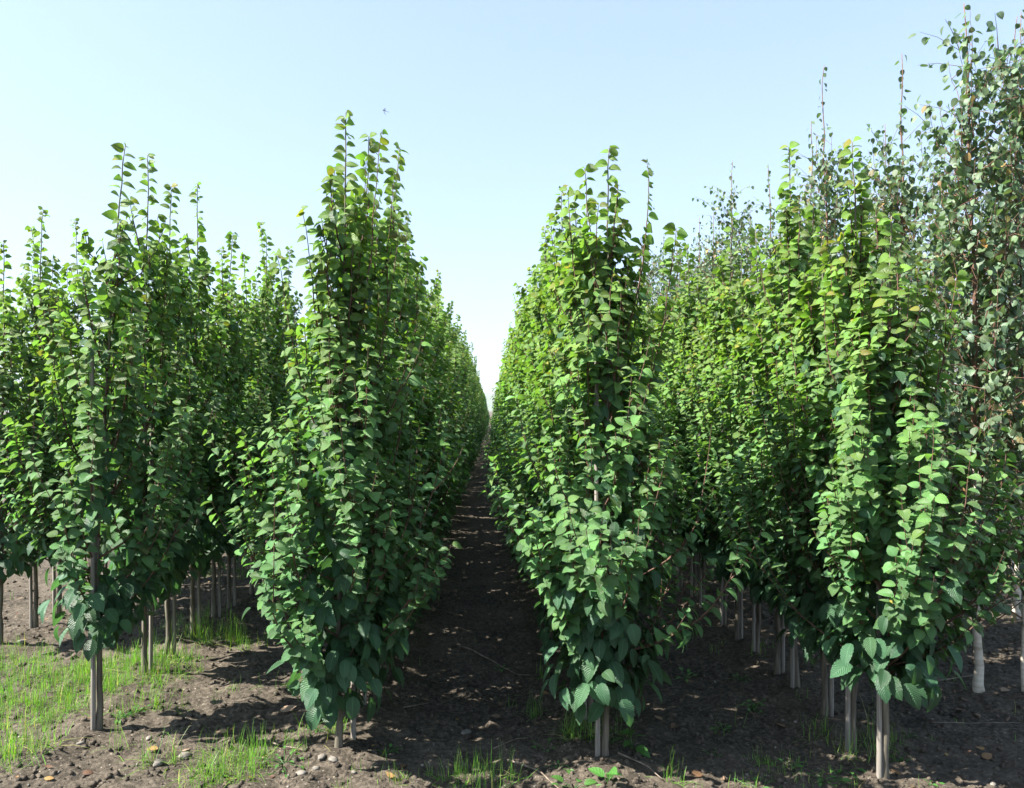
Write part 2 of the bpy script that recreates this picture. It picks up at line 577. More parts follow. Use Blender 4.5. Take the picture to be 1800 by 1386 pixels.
rngp = np.random.default_rng(7)
HERO_Y = {
    1: [3.80, 4.51, 4.84, 5.28],
    2: [3.52, 4.02, 4.45, 4.90],
    3: [3.46, 3.92, 4.36, 4.80],
    4: [3.36, 3.62, 3.95, 4.35],
}
HERO = {
    (1, 0): dict(H=2.87, hb=.47, Rc=.45, lean=(.15, 0), n_main=32, dense=.9, cap=(.3, 1.05), tips=((1.2, -.25, -.1, 2.15), (1.25, .18, -.1, 2.0), (.75, -.36, -.1, 1.5), (.62, .40, -.08, 1.35), (.55, .42, -.1, 1.12))),
    (1, 1): dict(H=3.02, hb=.52, Rc=.40, lean=(.02, 0), n_main=34, cap=(.15, 1.0)),
    (1, 2): dict(H=2.94, hb=.52, Rc=.38, lean=(.02, 0), n_main=32, cap=(.15, 1.0)),
    (1, 3): dict(H=3.08, hb=.50, Rc=.40, lean=(.04, 0), n_main=34, cap=(.15, 1.0)),
    (2, 0): dict(H=2.88, hb=.24, Rc=.48, lean=(.05, 0), n_main=46, dense=1.1, tips=(
        (1.7, .17, -.05, 2.78), (1.65, .09, .12, 2.72), (1.5, -.14, -.1, 2.42), (1.2, -.20, -.25, 2.2),
        (.75, -.42, -.15, 1.36), (.55, -.40, -.2, 1.1), (.62, .50, -.12, 1.42), (.42, .46, -.15, .98), (.40, .42, -.2, .86), (1.4, .30, 0, 2.35))),
    (2, 1): dict(H=2.99, hb=.26, Rc=.46, lean=(.08, 0), n_main=44, tips=((1.6, .2, 0, 2.8),)),
    (2, 2): dict(H=3.08, hb=.28, Rc=.46, lean=(.13, 0), n_main=42),
    (2, 3): dict(H=2.8, hb=.28, Rc=.46, lean=(.1, 0), n_main=42),
    (3, 0): dict(H=2.73, hb=.27, Rc=.48, lean=(.02, 0), n_main=46, dense=1.1, tips=(
        (1.6, -.165, -.05, 2.53), (1.6, -.08, .05, 2.65), (1.65, .19, -.05, 2.64), (1.5, .18, .1, 2.34), (1.2, .33, -.08, 2.34),
        (.70, -.46, -.12, 1.20), (.55, -.36, -.25, 1.12), (.75, .45, -.15, 1.22), (.45, .47, -.1, .90), (.60, -.2, -.4, 1.2), (.50, .1, -.42, 1.15))),
    (3, 1): dict(H=2.62, hb=.28, Rc=.46, n_main=44, lean=(-.05, 0)),
    (3, 2): dict(H=2.8, hb=.28, Rc=.46, n_main=42, lean=(-.06, 0)),
    (3, 3): dict(H=2.65, hb=.3, Rc=.46, n_main=42, lean=(-.04, 0)),
    (4, 0): dict(H=2.42, hb=.42, Rc=.56, n_main=48, dense=1.1, tips=(
        (.62, .50, -.1, 1.16), (.55, .42, -.16, 1.0), (.48, .40, -.2, .92), (.6, -.16, -.4, 1.02), (.8, -.32, -.2, 1.35), (1.2, .25, -.1, 2.15))),
    (4, 1): dict(H=2.82, hb=.48, Rc=.44, n_main=40, lean=(-.02, 0)),
    (4, 2): dict(H=2.5, hb=.40, Rc=.44, n_main=40),
    (4, 3): dict(H=3.04, hb=.5, Rc=.44, n_main=40, lean=(-.05, 0)),
}
tree_pos = {r: [] for r in range(5)}
for (r, i), kw in HERO.items():
    x = ROWX[r] + float(rngp.normal(0, .015)) + (.10 if (r, i) == (1, 0) else 0)
    y = HERO_Y[r][i]
    hero(r, i, x, y, seed=100 * r + i + 11, **kw)
    tree_pos[r].append((x, y))

# copies further back: variants share mesh data
low_var, high_var = [], []
for k in range(6):
    for store, hb in ((low_var, .28), (high_var, .52)):
        stem, shoots, tw, crown = gen_hornbeam(900 + 10 * k + int(hb * 100), H=2.95, hb=hb, Rc=.44 if hb < .4 else .43, n_main=40 if k < 4 else 36, lean=(float(rngp.normal(0, .06)), float(rngp.normal(0, .06))), cap=(.03, .6) if hb < .4 else (.1, .95), shoulder=.75 if hb < .4 else .1)
        store.append((join((stem, 0), *[(s, 1) for s in shoots]).data("trunk", [M["bark"], M["twig"]]),
                      join((crown, 0), (tw, 1)).data("crown", [M["leaf"], M["twig"]])))


def place_variant(var, r, i, x, y, h, rz):
    tr, cr = var
    root = empty("hornbeam_tree", (x, y, float(ground_z(x, y))), rz)
    root.scale = (1, 1, h / 2.95)
    tag(root, tree_label(r, i), "tree", "hornbeams planted in nursery rows")
    link(bpy.data.objects.new("trunk", tr), root)
    link(bpy.data.objects.new("crown", cr), root)


ROW_EXTRA_START = {0: [(5.14, 2.67), (5.54, 2.99), (5.86, 2.93), (6.22, 3.1)], 1: [(5.73, 2.89), (6.03, 2.8), (6.53, 2.9), (6.95, 3.1), (7.3, 3.35)],
                   2: [], 3: [], 4: [(4.62, 2.7), (5.03, 2.8), (5.34, 2.7)]}
ROW_END = {0: 17, 1: 21, 2: 33, 3: 33, 4: 21}
for r in range(5):
    lst = list(ROW_EXTRA_START[r])
    y = (lst[-1][0] if lst else tree_pos[r][-1][1])
    while y < ROW_END[r]:
        y += float(rngp.uniform(.40, .52)) if y > 8 else float(rngp.uniform(.37, .46))
        lst.append((y, float(np.clip(rngp.normal(3.10 if r in (2, 3) and y > 6 else 2.88, .16), 2.6, 3.4))))
    i = len(tree_pos[r])
    for (yy, h) in lst:
        var = (low_var if r in (2, 3) else high_var)[int(rngp.integers(6))]
        x = ROWX[r] + float(rngp.normal(0, .02))
        place_variant(var, r, i, x, yy, h, float(rngp.uniform(0, 2 * PI)))
        tree_pos[r].append((x, yy))
        i += 1

# the far end of the rows, read as one mass
far = MB()
rngf = np.random.default_rng(77)
for r in range(5):
    y = ROW_END[r] + .6
    while y < 70:
        n = 170
        z = rngf.uniform(.3, 2.85, n)
        rr = .46 * prof((z - .3) / 2.6) * np.sqrt(rngf.random(n))
        a = rngf.uniform(0, 2 * PI, n)
        P = np.stack([ROWX[r] + rr * np.cos(a), y + rr * np.sin(a), z], -1)
        D = np.stack([np.cos(a), np.sin(a), -rngf.uniform(.2, 1, n)], -1) + rngf.normal(0, .3, (n, 3))
        Nn = np.stack([np.cos(a) * .6, np.sin(a) * .6, np.ones(n)], -1)
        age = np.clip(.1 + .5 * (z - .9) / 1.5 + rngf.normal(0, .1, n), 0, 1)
        leaves(far, P, D, Nn, rngf.uniform(.11, .17, n), rngf.uniform(.08, .12, n), age, rngf.random(n), np.zeros(n), hi=False)
        tube(far, [[ROWX[r], y, -.05], [ROWX[r], y, 2.4]], [.022, .008], 4, mat=1)
        y += .55
tag(far.build("distant_hornbeam_foliage", [M["leaf"], M["bark"]]), "hazy mass of hornbeams closing the far end of the rows", "hornbeams", kind="stuff")


# ------------------------------------------------------------------ stakes
def stake(x, y, h, r, label, tilt=(0, 0), rad=.0115):
    rng = np.random.default_rng(int(abs(x * 977 + y * 3511)) + 5)
    mb = MB()
    zs = np.array([-.08, 0, .3, .7, 1.1, 1.5, h - .01, h])
    P = np.stack([np.cumsum(rng.normal(0, .0015, 8)), np.cumsum(rng.normal(0, .0015, 8)), zs], -1)
    tube(mb, P, [rad, rad * 1.02, rad, rad * .98, rad * .97, rad * .95, rad * .94, rad * .8], 10, rough=.025, rng=rng)
    o = mb.build("wooden_stake", [M["stake"]])
    o.location = (x, y, float(ground_z(x, y)))
    o.rotation_euler = (tilt[0], tilt[1], 0)
    return tag(o, label, "stake", "wooden stakes supporting the hornbeams")


rngs = np.random.default_rng(21)
for r in range(5):
    for i, (x, y) in enumerate(tree_pos[r]):
        if y > 9.5:
            break
        dx, dy = (-.029, -.012)
        if r == 1:
            dx, dy = (-.017, -.024) if i == 0 else (.035, .02)
            if i == 1:
                dx, dy = .012, .05
        if r == 2:
            dx, dy = (.05, .09) if i == 0 else (.035, .03)
        if r == 4 and i == 2:
            dx, dy = .034, .0
        if r == 4 and i in (4, 6):
            dx, dy = .035, .01
        lab = (f"grey wooden stake beside the {ORD[i]} hornbeam of the {ROWNAME[r]}" if i < 8
               else f"grey wooden stake deep under the foliage of the {ROWNAME[r]}")
        stake(x + dx, y + dy, float(rngs.uniform(1.75, 2.05)), r, lab, (float(rngs.normal(0, .006)), float(rngs.normal(0, .006))))


# ------------------------------------------------------------------ birches
def gen_birch(seed, H, hb, n_main, hi, lean=(0, 0), Rc=.56, trunk_r=.026, topf=.80):
    rng = np.random.default_rng(seed)
    zs = np.concatenate([np.linspace(-.08, .05, 3), np.linspace(.15, H, 30)])
    q = np.clip(zs / H, 0, 1)
    wob = np.cumsum(rng.normal(0, .006, (len(zs), 2)), 0)
    wob -= wob[2]
    stem = np.stack([lean[0] * q ** 2 + wob[:, 0], lean[1] * q ** 2 + wob[:, 1], zs], -1)
    sx = lambda z: np.array([np.interp(z, zs, stem[:, 0]), np.interp(z, zs, stem[:, 1]), z])
    lo = zs < 1.25
    mbw = MB()
    rad = trunk_r * (1 - .93 * q ** .75) + .0008
    k = int(lo.sum())
    tube(mbw, stem[:k + 1], rad[:k + 1] * (1 + .3 * np.exp(-np.clip(zs[:k + 1], 0, 9) / .05)), 10, mat=0, rough=.03, rng=rng)
    tube(mbw, stem[k:], rad[k:], 8, mat=1)
    acc = Acc()

    def lv(P, T, s):
        n = len(P)
        a = rng.uniform(0, 2 * PI, n)
        h = np.stack([np.cos(a), np.sin(a), 0 * a], -1)
        D = h * .6 - UP * rng.uniform(.1, 1.1, n)[:, None] + rng.normal(0, .2, (n, 3))
        Nn = h * .5 + UP * .6 + rng.normal(0, .4, (n, 3))
        L = rng.uniform(.042, .064, n) * (1 - .2 * s)
        acc.add(P + h * .018 - UP * .008, D, Nn, L, L * rng.uniform(.70, .85, n), np.clip(rng.normal(.2, .2, n), 0, 1), rng.random(n), (rng.random(n) < .03) * rng.uniform(.4, 1, n))
    for i in range(n_main):
        f = (i + rng.random()) / n_main
        h0 = hb + f * (topf * H - hb)
        phi = i * 2.39996 + rng.normal(0, .4)
        Ls = (1.05 - .55 * f) * rng.uniform(.65, 1.15)
        r = Rc * (1 - .62 * f) * rng.uniform(.45, 1.05)
        rd = np.array([math.cos(phi), math.sin(phi), 0])
        zt = min(h0 + Ls * .85, H - .1)
        P0, P3 = sx(h0), np.array([*sx(h0)[:2], 0]) + rd * r + UP * zt
        P = bez(P0, P0 + rd * r * .5 + UP * .2 * Ls, P3 - rd * r * .1 - UP * .4 * Ls, P3, 18)
        P = P + np.cumsum(rng.normal(0, .006, P.shape), 0) * [1, 1, .3]
        tube(mbw, P[::2], np.linspace(.0052 - .002 * f, .0010, 9), 4, mat=1, cap=False)
        Q, _ = resample(P, .034)
        T = nrm(np.gradient(Q, axis=0))
        s = np.linspace(0, 1, len(Q))
        kk = (s > .15) & (rng.random(len(Q)) < np.where(s > .8, .65, .9))
        lv(Q[kk], T[kk], s[kk])
        for _ in range(rng.poisson(8.0 * (1 - .65 * f))):
            i0 = int(len(Q) * rng.uniform(.15, .8))
            l2 = rng.uniform(.10, .34)
            dd = nrm(T[i0] * .6 + nrm(rng.normal(0, 1, 3) * [1, 1, .4]) * .8)
            pp = np.stack([Q[i0], Q[i0] + dd * l2 * .55, Q[i0] + dd * l2 - UP * l2 * .12])
            tube(mbw, pp, [.002, .0015, .0008], 4, mat=1, cap=False)
            q2, _l = resample(pp, .036)
            lv(q2[1:], q2[1:], np.linspace(.2, 1, len(q2) - 1))
    Q, _ = resample(stem[zs > .76 * H], .045)
    lv(Q, Q, np.linspace(.3, 1, len(Q)))
    crown = MB()
    P, D, Nn, L, W, age, rnd, red = acc.cat()
    leaves(crown, P, D, Nn, L, W, age, rnd, red, hi=hi, fold=rng.uniform(.05, .4, len(P)), droop=rng.uniform(0, .4, len(P)))
    return mbw, crown


BM = [M["birch_bark"], M["birch_twig"]]


def birch_root(x, y, label, rz=0.0):
    root = empty("birch_tree", (x, y, float(ground_z(x, y))), rz)
    return tag(root, label, "tree", "young birches at the right side")


BL = ["tall young birch with pale bare lower trunk, frontmost at the right edge of the rows",
      "birch with long bare whip-like top behind the frontmost pale-trunked birch",
      "birch with two thin bare-tipped leaders, third of the birch row behind the hornbeams",
      "sparse grey-green birch, fourth from the front in the birch row",
      "sparse grey-green birch, fifth from the front in the birch row",
      "sparse grey-green birch, sixth from the front in the birch row"]
bl = [(2.80, 4.46, 3.97, (-.06, 0)), (2.82, 5.36, 4.12, (.02, 0)), (2.78, 6.35, 4.5, (-.03, 0)), (2.8, 6.95, 4.2, (0, 0)), (2.8, 7.8, 4.1, (0, 0))]
for i, (x, y, H, ln) in enumerate(bl):
    w, c = gen_birch(400 + i, H, .34, 84, i < 2, ln, topf=.88 if i == 0 else .78, Rc=.46 if i == 0 else .54)
    root = birch_root(x, y, BL[i])
    w.build("trunk", BM, root)
    c.build("crown", [M["birch_leaf"]], root)
w, c = gen_birch(431, 3.9, .36, 80, True, (.02, 0), trunk_r=.014, topf=.9)
root = birch_root(3.04, 4.42, "birch with thin yellowish stem cut by the right edge of the picture")
w.build("trunk", BM, root)
c.build("crown", [M["birch_leaf"]], root)
bvar = []
for k in range(3):
    w, c = gen_birch(460 + k, 4.3, .30, 84, False, topf=.86)
    bvar.append((w.data("trunk", BM), c.data("crown", [M["birch_leaf"]])))
rngb = np.random.default_rng(5)
for rowi, (bx, y0, y1) in enumerate(((2.8, 8.75, 22), (4.0, 5.9, 20), (5.2, 7.0, 18))):
    y, i = y0, 5
    while y < y1:
        lab = (BL[5] if rowi == 0 and i == 5 else "sparse grey-green birch merging into the far end of the nearest birch row") if rowi == 0 else (
            "young birch in the middle of three birch rows at the right" if rowi == 1 else "young birch in the outermost of three birch rows at the right")
        root = birch_root(bx + float(rngb.normal(0, .04)), y, lab, float(rngb.uniform(0, 6.28)))
        root.scale = (1, 1, float(rngb.uniform(.94, 1.12)))
        v = bvar[int(rngb.integers(3))]
        link(bpy.data.objects.new("trunk", v[0]), root)
        link(bpy.data.objects.new("crown", v[1]), root)
        y += float(rngb.uniform(.85, 1.05))
        i += 1

# ------------------------------------------------------------------ ground
def graded(lo, hi, step, far, g=1.22):
    core = np.arange(lo, hi, step)
    up, s, v = [], step, hi
    while v < far:
        up.append(v)
        s *= g
        v += s
    up.append(far)
    dn, s, v = [], step, lo
    while v > -far:
        s *= g
        v -= s
        dn.append(v)
    return np.concatenate([np.array(dn)[::-1], core, np.array(up)])


gx = graded(-4.2, 4.2, .019, 3000)
ys, y, s = [], 2.55, .014
while y < 12:
    ys.append(y)
    y += s
    s *= 1.006
while y < 4000:
    ys.append(y)
    s *= 1.2
    y += s
dn, y, s = [], 2.55, .014
while y > -1500:
    s *= 1.3
    y -= s
    dn.append(y)
gy = np.concatenate([np.array(dn)[::-1], np.array(ys)])
X, Y = np.meshgrid(gx, gy)
Z = ground_fine(X, Y)
nx, ny = len(gx), len(gy)
i, j = np.meshgrid(np.arange(ny - 1), np.arange(nx - 1), indexing="ij")
Q = np.stack([i * nx + j, i * nx + j + 1, (i + 1) * nx + j + 1, (i + 1) * nx + j], -1).reshape(-1, 4)
g = MB()
g.add(np.stack([X, Y, Z], -1).reshape(-1, 3), Q)
tag(g.build("ground", [M["soil"]]), kind="structure")

# far hills
hm = MB()
rngh = np.random.default_rng(3)
ang = np.linspace(-1.25, 1.25, 140)
rings = [(2300, 0), (2500, .6), (2750, 1.0), (3000, .8), (3300, 0)]
hh = 52 + 22 * vnoise(ang * 5, ang * 0, 9) + 12 * vnoise(ang * 17, ang * 0, 10)
V = np.stack([np.stack([rr * np.sin(ang), rr * np.cos(ang), hh * f - 3], -1) for rr, f in rings])
i, j = np.meshgrid(np.arange(len(rings) - 1), np.arange(139), indexing="ij")
hm.add(V.reshape(-1, 3), np.stack([i * 140 + j, i * 140 + j + 1, (i + 1) * 140 + j + 1, (i + 1) * 140 + j], -1).reshape(-1, 4))
tag(hm.build("hills", [M["hill"]]), kind="structure")

# ------------------------------------------------------------------ clods, gravel, litter
OCT = nrm(np.array([[1, 0, 0], [0, 1, 0], [-1, 0, 0], [0, -1, 0], [0, 0, 1], [0, 0, -1]], float))


def pebble_shape(rng, n_lat=4, n_lon=7, flat=.6, rough=.16):
    th = np.linspace(.12, PI - .12, n_lat)
    ph = np.arange(n_lon) / n_lon * 2 * PI
    V = np.stack([np.outer(np.sin(th), np.cos(ph)), np.outer(np.sin(th), np.sin(ph)), np.outer(np.cos(th), np.ones(n_lon))], -1)
    V = V * (1 + rough * rng.normal(0, 1, (n_lat, n_lon, 1)))
    V[..., 2] *= flat
    i, j = np.meshgrid(np.arange(n_lat - 1), np.arange(n_lon), indexing="ij")
    j2 = (j + 1) % n_lon
    Q = np.stack([i * n_lon + j, (i + 1) * n_lon + j, (i + 1) * n_lon + j2, i * n_lon + j2], -1).reshape(-1, 4)
    cap = [[0, 1, 2, 3], [0, 3, 4, n_lon - 1]] if n_lon == 6 else [[0, 1, 2, 3], [3, 4, 5, 6], [6, 0, 3, 3]][:2]
    return V.reshape(-1, 3), np.concatenate([Q, np.array(cap)])


def scatter_lumps(name, n, smin, smax, mat, label, cat, seed, power=3.0):
    rng = np.random.default_rng(seed)
    mb = MB()
    y = 2.6 + 9 * rng.random(n) ** 2.2
    x = rng.uniform(-.75, .78, n) * (y + .3)
    z = ground_fine(x, y)
    size = smin + (smax - smin) * rng.random(n) ** power
    for k in range(n):
        V, Q = pebble_shape(rng, 4, 6, .7, .20)
        a = rng.uniform(0, 2 * PI)
        c, s = math.cos(a), math.sin(a)
        V = V * [1.0, rng.uniform(.6, 1), 1] @ np.array([[c, s, 0], [-s, c, 0], [0, 0, 1]])
        mb.add(V * size[k] + [x[k], y[k], z[k] + size[k] * .18], Q)
    tag(mb.build(name, [mat]), label, cat, kind="stuff")


scatter_lumps("soil_clods", 15000, .003, .020, M["clod"], "loose crumbs and clods of brown soil over the bare ground", "soil", 31, 2.5)
scatter_lumps("gravel", 1500, .002, .009, M["stone"], "small pale pebbles scattered over the bare soil", "gravel", 32, 2.5)


def at(px, py):
    """ground point for a place in the photograph's own pixels (reading aid for measured positions)"""
    d = 1360 * 1.6 / (py - 722)
    for _ in range(3):
        x = (px - 865) / 1360 * d
        d = 1360 * (1.6 - float(ground_z(x, d))) / (py - 722)
    return (px - 865) / 1360 * d, d


def grass_blades(mb, rng, cx, cy, n, spread, hmin, hmax, yellow=.3):
    a = rng.uniform(0, 2 * PI, n)
    r = spread * np.sqrt(rng.random(n))
    x, y = cx + r * np.cos(a), cy + r * np.sin(a)
    z = ground_fine(x, y) - .006
    b = rng.uniform(0, 2 * PI, n)
    tilt = rng.uniform(.05, .95, n) + .35 * np.minimum(r / max(spread, .01), 1) * (spread < .18)
    D = np.stack([np.cos(b) * np.sin(tilt), np.sin(b) * np.sin(tilt), np.cos(tilt)], -1)
    Nn = np.stack([-np.cos(b) * np.cos(tilt), -np.sin(b) * np.cos(tilt), np.sin(tilt)], -1)
    Nn = -Nn
    Nn[:, 2] = np.abs(Nn[:, 2]) * 1
    L = rng.uniform(hmin, hmax * 1.1, n)
    k = len(T_G)
    blades(mb, np.stack([x, y, z], -1), D, Nn, L, rng.uniform(.0016, .0036, n), np.clip(rng.normal(yellow, .2, n), 0, 1), rng.random(n), (rng.random(n) < .07) * rng.uniform(.5, 1, n), rng.uniform(.15, .95, n))


T_G = np.array([0, .3, .6, .85, 1.0])
W_G = np.array([.75, 1, .8, .45, .05])


def blades(mb, P, D, N, L, W, age, rnd, red, droop):
    global T_LO, W_LO
    a, b = T_LO, W_LO
    T_LO, W_LO = T_G, W_G
    leaves(mb, P, D, N, L, W, age, rnd, red, hi=False, fold=.5, droop=droop)
    T_LO, W_LO = a, b


# thin grass and seedlings nobody could count
rg = np.random.default_rng(51)
gm = MB()
for (px, py, sp, n, h0, h1) in [
    (120, 1215, .42, 620, .05, .15), (230, 1185, .30, 420, .05, .14), (40, 1190, .30, 260, .05, .13), (300, 1170, .2, 160, .05, .12),
    (40, 1255, .20, 240, .05, .14), (345, 1105, .25, 200, .05, .14), (420, 1000, .35, 160, .06, .16), (100, 1260, .16, 80, .04, .10),
    (20, 1160, .25, 120, .05, .12), (215, 1240, .12, 60, .05, .11), (560, 1210, .2, 60, .04, .1), (540, 1300, .15, 70, .04, .1),
    (440, 1130, .2, 90, .06, .16), (1060, 1290, .2, 60, .04, .10), (1500, 1300, .22, 70, .05, .13), (1290, 1140, .2, 40, .04, .1),
    (1430, 1365, .18, 110, .02, .06), (1300, 1350, .2, 40, .02, .06), (690, 1385, .3, 40, .03, .08), (330, 1230, .25, 50, .03, .08)]:
    x, y = at(px, py)
    for _k in range(int(n / 8)):
        aa, rr_ = rg.uniform(0, 2 * PI), sp * math.sqrt(rg.random()) * 1.15
        grass_blades(gm, rg, x + rr_ * math.cos(aa), y + rr_ * math.sin(aa), int(rg.integers(8, 26)), .05, h0 * .8, h1 * rg.uniform(.6, 1.1))
for _ in range(240):
    y = 2.7 + 5 * rg.random() ** 1.5
    x = rg.uniform(-.72, .72) * y
    if x > -.6 and rg.random() < .6:
        continue
    grass_blades(gm, rg, x, y, int(rg.integers(2, 7)), .035, .03, .10)
tag(gm.build("grass", [M["grass"]]), "thin bright green grass on the sunlit soil under the left rows", "grass", kind="stuff")

# distinct clumps
CL = [(30, 1330, .17, 230, .07, .18, "wide yellow-green grass clump at the lower left corner of the bare soil"),
      (415, 1352, .17, 260, .07, .17, "large sunlit grass clump on the soil strip left of the fullest hornbeam"),
      (350, 1378, .10, 90, .05, .12, "low grass clump below the large sunlit clump at the bottom edge"),
      (263, 1345, .035, 34, .07, .15, "small upright grass tuft just left of a flat grey stone"),
      (303, 1342, .04, 30, .06, .14, "small upright grass tuft just right of a flat grey stone"),
      (212, 1318, .06, 16, .08, .18, "thin dark tuft of long blades right of the slim hornbeam's stake"),
      (865, 1378, .13, 110, .07, .15, "spiky long-bladed grass clump at the bottom end of the dirt path"),
      (800, 1372, .07, 50, .05, .12, "short grass clump left of the spiky clump on the path"),
      (1015, 1296, .09, 90, .06, .15, "dark green shaded grass clump left of the bushy hornbeam's base"),
      (940, 1255, .06, 50, .06, .13, "small shaded grass tuft in the dirt path near its right edge"),
      (1182, 1372, .05, 26, .06, .15, "thin grass tuft right of the bushy hornbeam at the bottom edge"),
      (275, 1245, .05, 20, .10, .2, "few long upright blades behind the slim hornbeam's trunk"),
      (1545, 1318, .08, 44, .08, .2, "shaded grass tuft behind the frontmost staked hornbeam on the right"),
      (955, 1190, .05, 40, .05, .12, "small dark grass tuft halfway up the dirt path's right side"),
      (355, 1128, .09, 70, .08, .2, "long dark grass at the foot of the fourth trunk on the left"),
      (410, 1130, .10, 80, .08, .2, "bushy grass clump right of the left trunks, beside the full hornbeam")]
for (px, py, sp, n, h0, h1, lab) in CL:
    mb = MB()
    x, y = at(px, py)
    grass_blades(mb, rg, x, y, n, sp, h0, h1, yellow=.35 if px < 500 else .15)
    tag(mb.build("grass_clump", [M["grass"]]), lab, "grass clump", "grass clumps on the soil")


def weed(px, py, nl, size, lab, spread=.05, up=.5, group="broad-leaved weeds on the soil", upright=0.0):
    rng = np.random.default_rng(int(px * 7 + py))
    x, y = at(px, py)
    z = float(ground_fine(x, y))
    mb = MB()
    a = np.arange(nl) * 2.4 + rng.normal(0, .3, nl)
    st = rng.uniform(.2, 1, nl) * spread
    h = rng.uniform(.15, 1, nl) * up * size + upright * rng.random(nl)
    rad = np.stack([np.cos(a), np.sin(a), 0 * a], -1)
    P = np.array([x, y, z]) + rad * st[:, None] + UP * (h[:, None] + .004)
    D = rad + UP * rng.uniform(-.1, .7, nl)[:, None]
    Nn = UP + rng.normal(0, .25, (nl, 3)) - rad * .2
    L = size * rng.uniform(.6, 1.1, nl)
    leaves(mb, P, D, Nn, L, L * rng.uniform(.5, .7, nl), rng.uniform(0, .4, nl), rng.random(nl) * .7, np.zeros(nl), hi=size > .04, droop=.3)
    for k in range(nl):
        tube(mb, [[x, y, z - .01], [x + rad[k, 0] * st[k] * .4, y + rad[k, 1] * st[k] * .4, z + h[k] * .7], P[k]], [.0025, .002, .0012], 4, cap=False)
    tag(mb.build("weed_plant", [M["weed"]]), lab, "weed", group)


for a in [(1110, 1318, 8, .075, "broad-leaved weed growing just right of the bushy hornbeam's trunk", .06, .9),
          (1068, 1383, 4, .085, "large pale green dock leaf in front of the bushy hornbeam's trunk", .03, .6),
          (1010, 1385, 6, .06, "low broad weed at the bottom edge left of the bushy hornbeam", .09, .3),
          (1325, 1250, 16, .03, "feathery bright weed alone on dark soil between the right rows", .06, 1.5),
          (1272, 1285, 12, .026, "small leafy weed left of the feathery one on dark soil", .07, .7),
          (1300, 1195, 11, .028, "small leafy weed in shade behind the feathery one", .06, .8),
          (1205, 1198, 6, .045, "broad seedling right beside the bushy hornbeam's crown", .05, .8),
          (1395, 1350, 9, .03, "seedling on soil left of the two pale stakes on the right", .05, .6),
          (1330, 1385, 12, .026, "spreading seedling at the bottom edge right of the centre", .10, .4),
          (1450, 1378, 16, .034, "patch of creeping round leaves below the two pale stakes on the right", .14, .3),
          (1490, 1352, 6, .04, "round-leaved seedling in front of the second right stake", .06, .4),
          (1585, 1340, 8, .03, "seedling at the foot of the frontmost stake on the right", .04, .7),
          (960, 1318, 8, .03, "seedling left of the bushy hornbeam's base beside thin twigs", .07, .5),
          (985, 1352, 7, .024, "tiny seedling on the soil below the thin twigs", .06, .5),
          (680, 1320, 9, .024, "tiny seedling right of the full hornbeam's base", .06, .5),
          (500, 1345, 22, .026, "sprawling chickweed patch left of the full hornbeam's base", .15, .6),
          (560, 1290, 9, .03, "small weed under the left edge of the full hornbeam", .07, .6),
          (210, 1262, 12, .028, "bluish weed right of the slim hornbeam's trunk", .07, .5),
          (240, 1250, 9, .028, "dark weed on the small mound behind the slim hornbeam", .06, .5),
          (1255, 1330, 7, .022, "tiny seedling right of the bushy hornbeam on bare soil", .05, .5),
          (1600, 1300, 6, .026, "weed right of the frontmost right trunk in shade", .05, .6),
          (880, 1180, 6, .03, "lone seedling in the middle of the dirt path", .04, .5),
          (1635, 1383, 4, .032, "pale cupped leaf seedling at the bottom right", .03, .4)]:
    weed(*a[:5], spread=a[5], up=a[6])


def dead_leaf(px, py, size, age, red, lab, seed, rnd=.5):
    rng = np.random.default_rng(seed)
    x, y = at(px, py)
    z = float(ground_fine(x, y)) + .012
    a = rng.uniform(0, 2 * PI)
    mb = MB()
    leaves(mb, np.array([[0., 0, 0]]), np.array([[math.cos(a), math.sin(a), rng.uniform(0, .35)]]), np.array([[rng.normal(0, .25), -.25, 1.0]]),
           np.array([size]), np.array([size * .62]), np.array([age]), np.array([rnd]), np.array([red]), hi=True, fold=rng.uniform(-.3, .7), droop=rng.uniform(-.4, .4))
    o = mb.build("fallen_leaf", [M["dead"]])
    o.location = (x, y, z)
    tag(o, lab, "leaf", "fallen leaves on the soil")


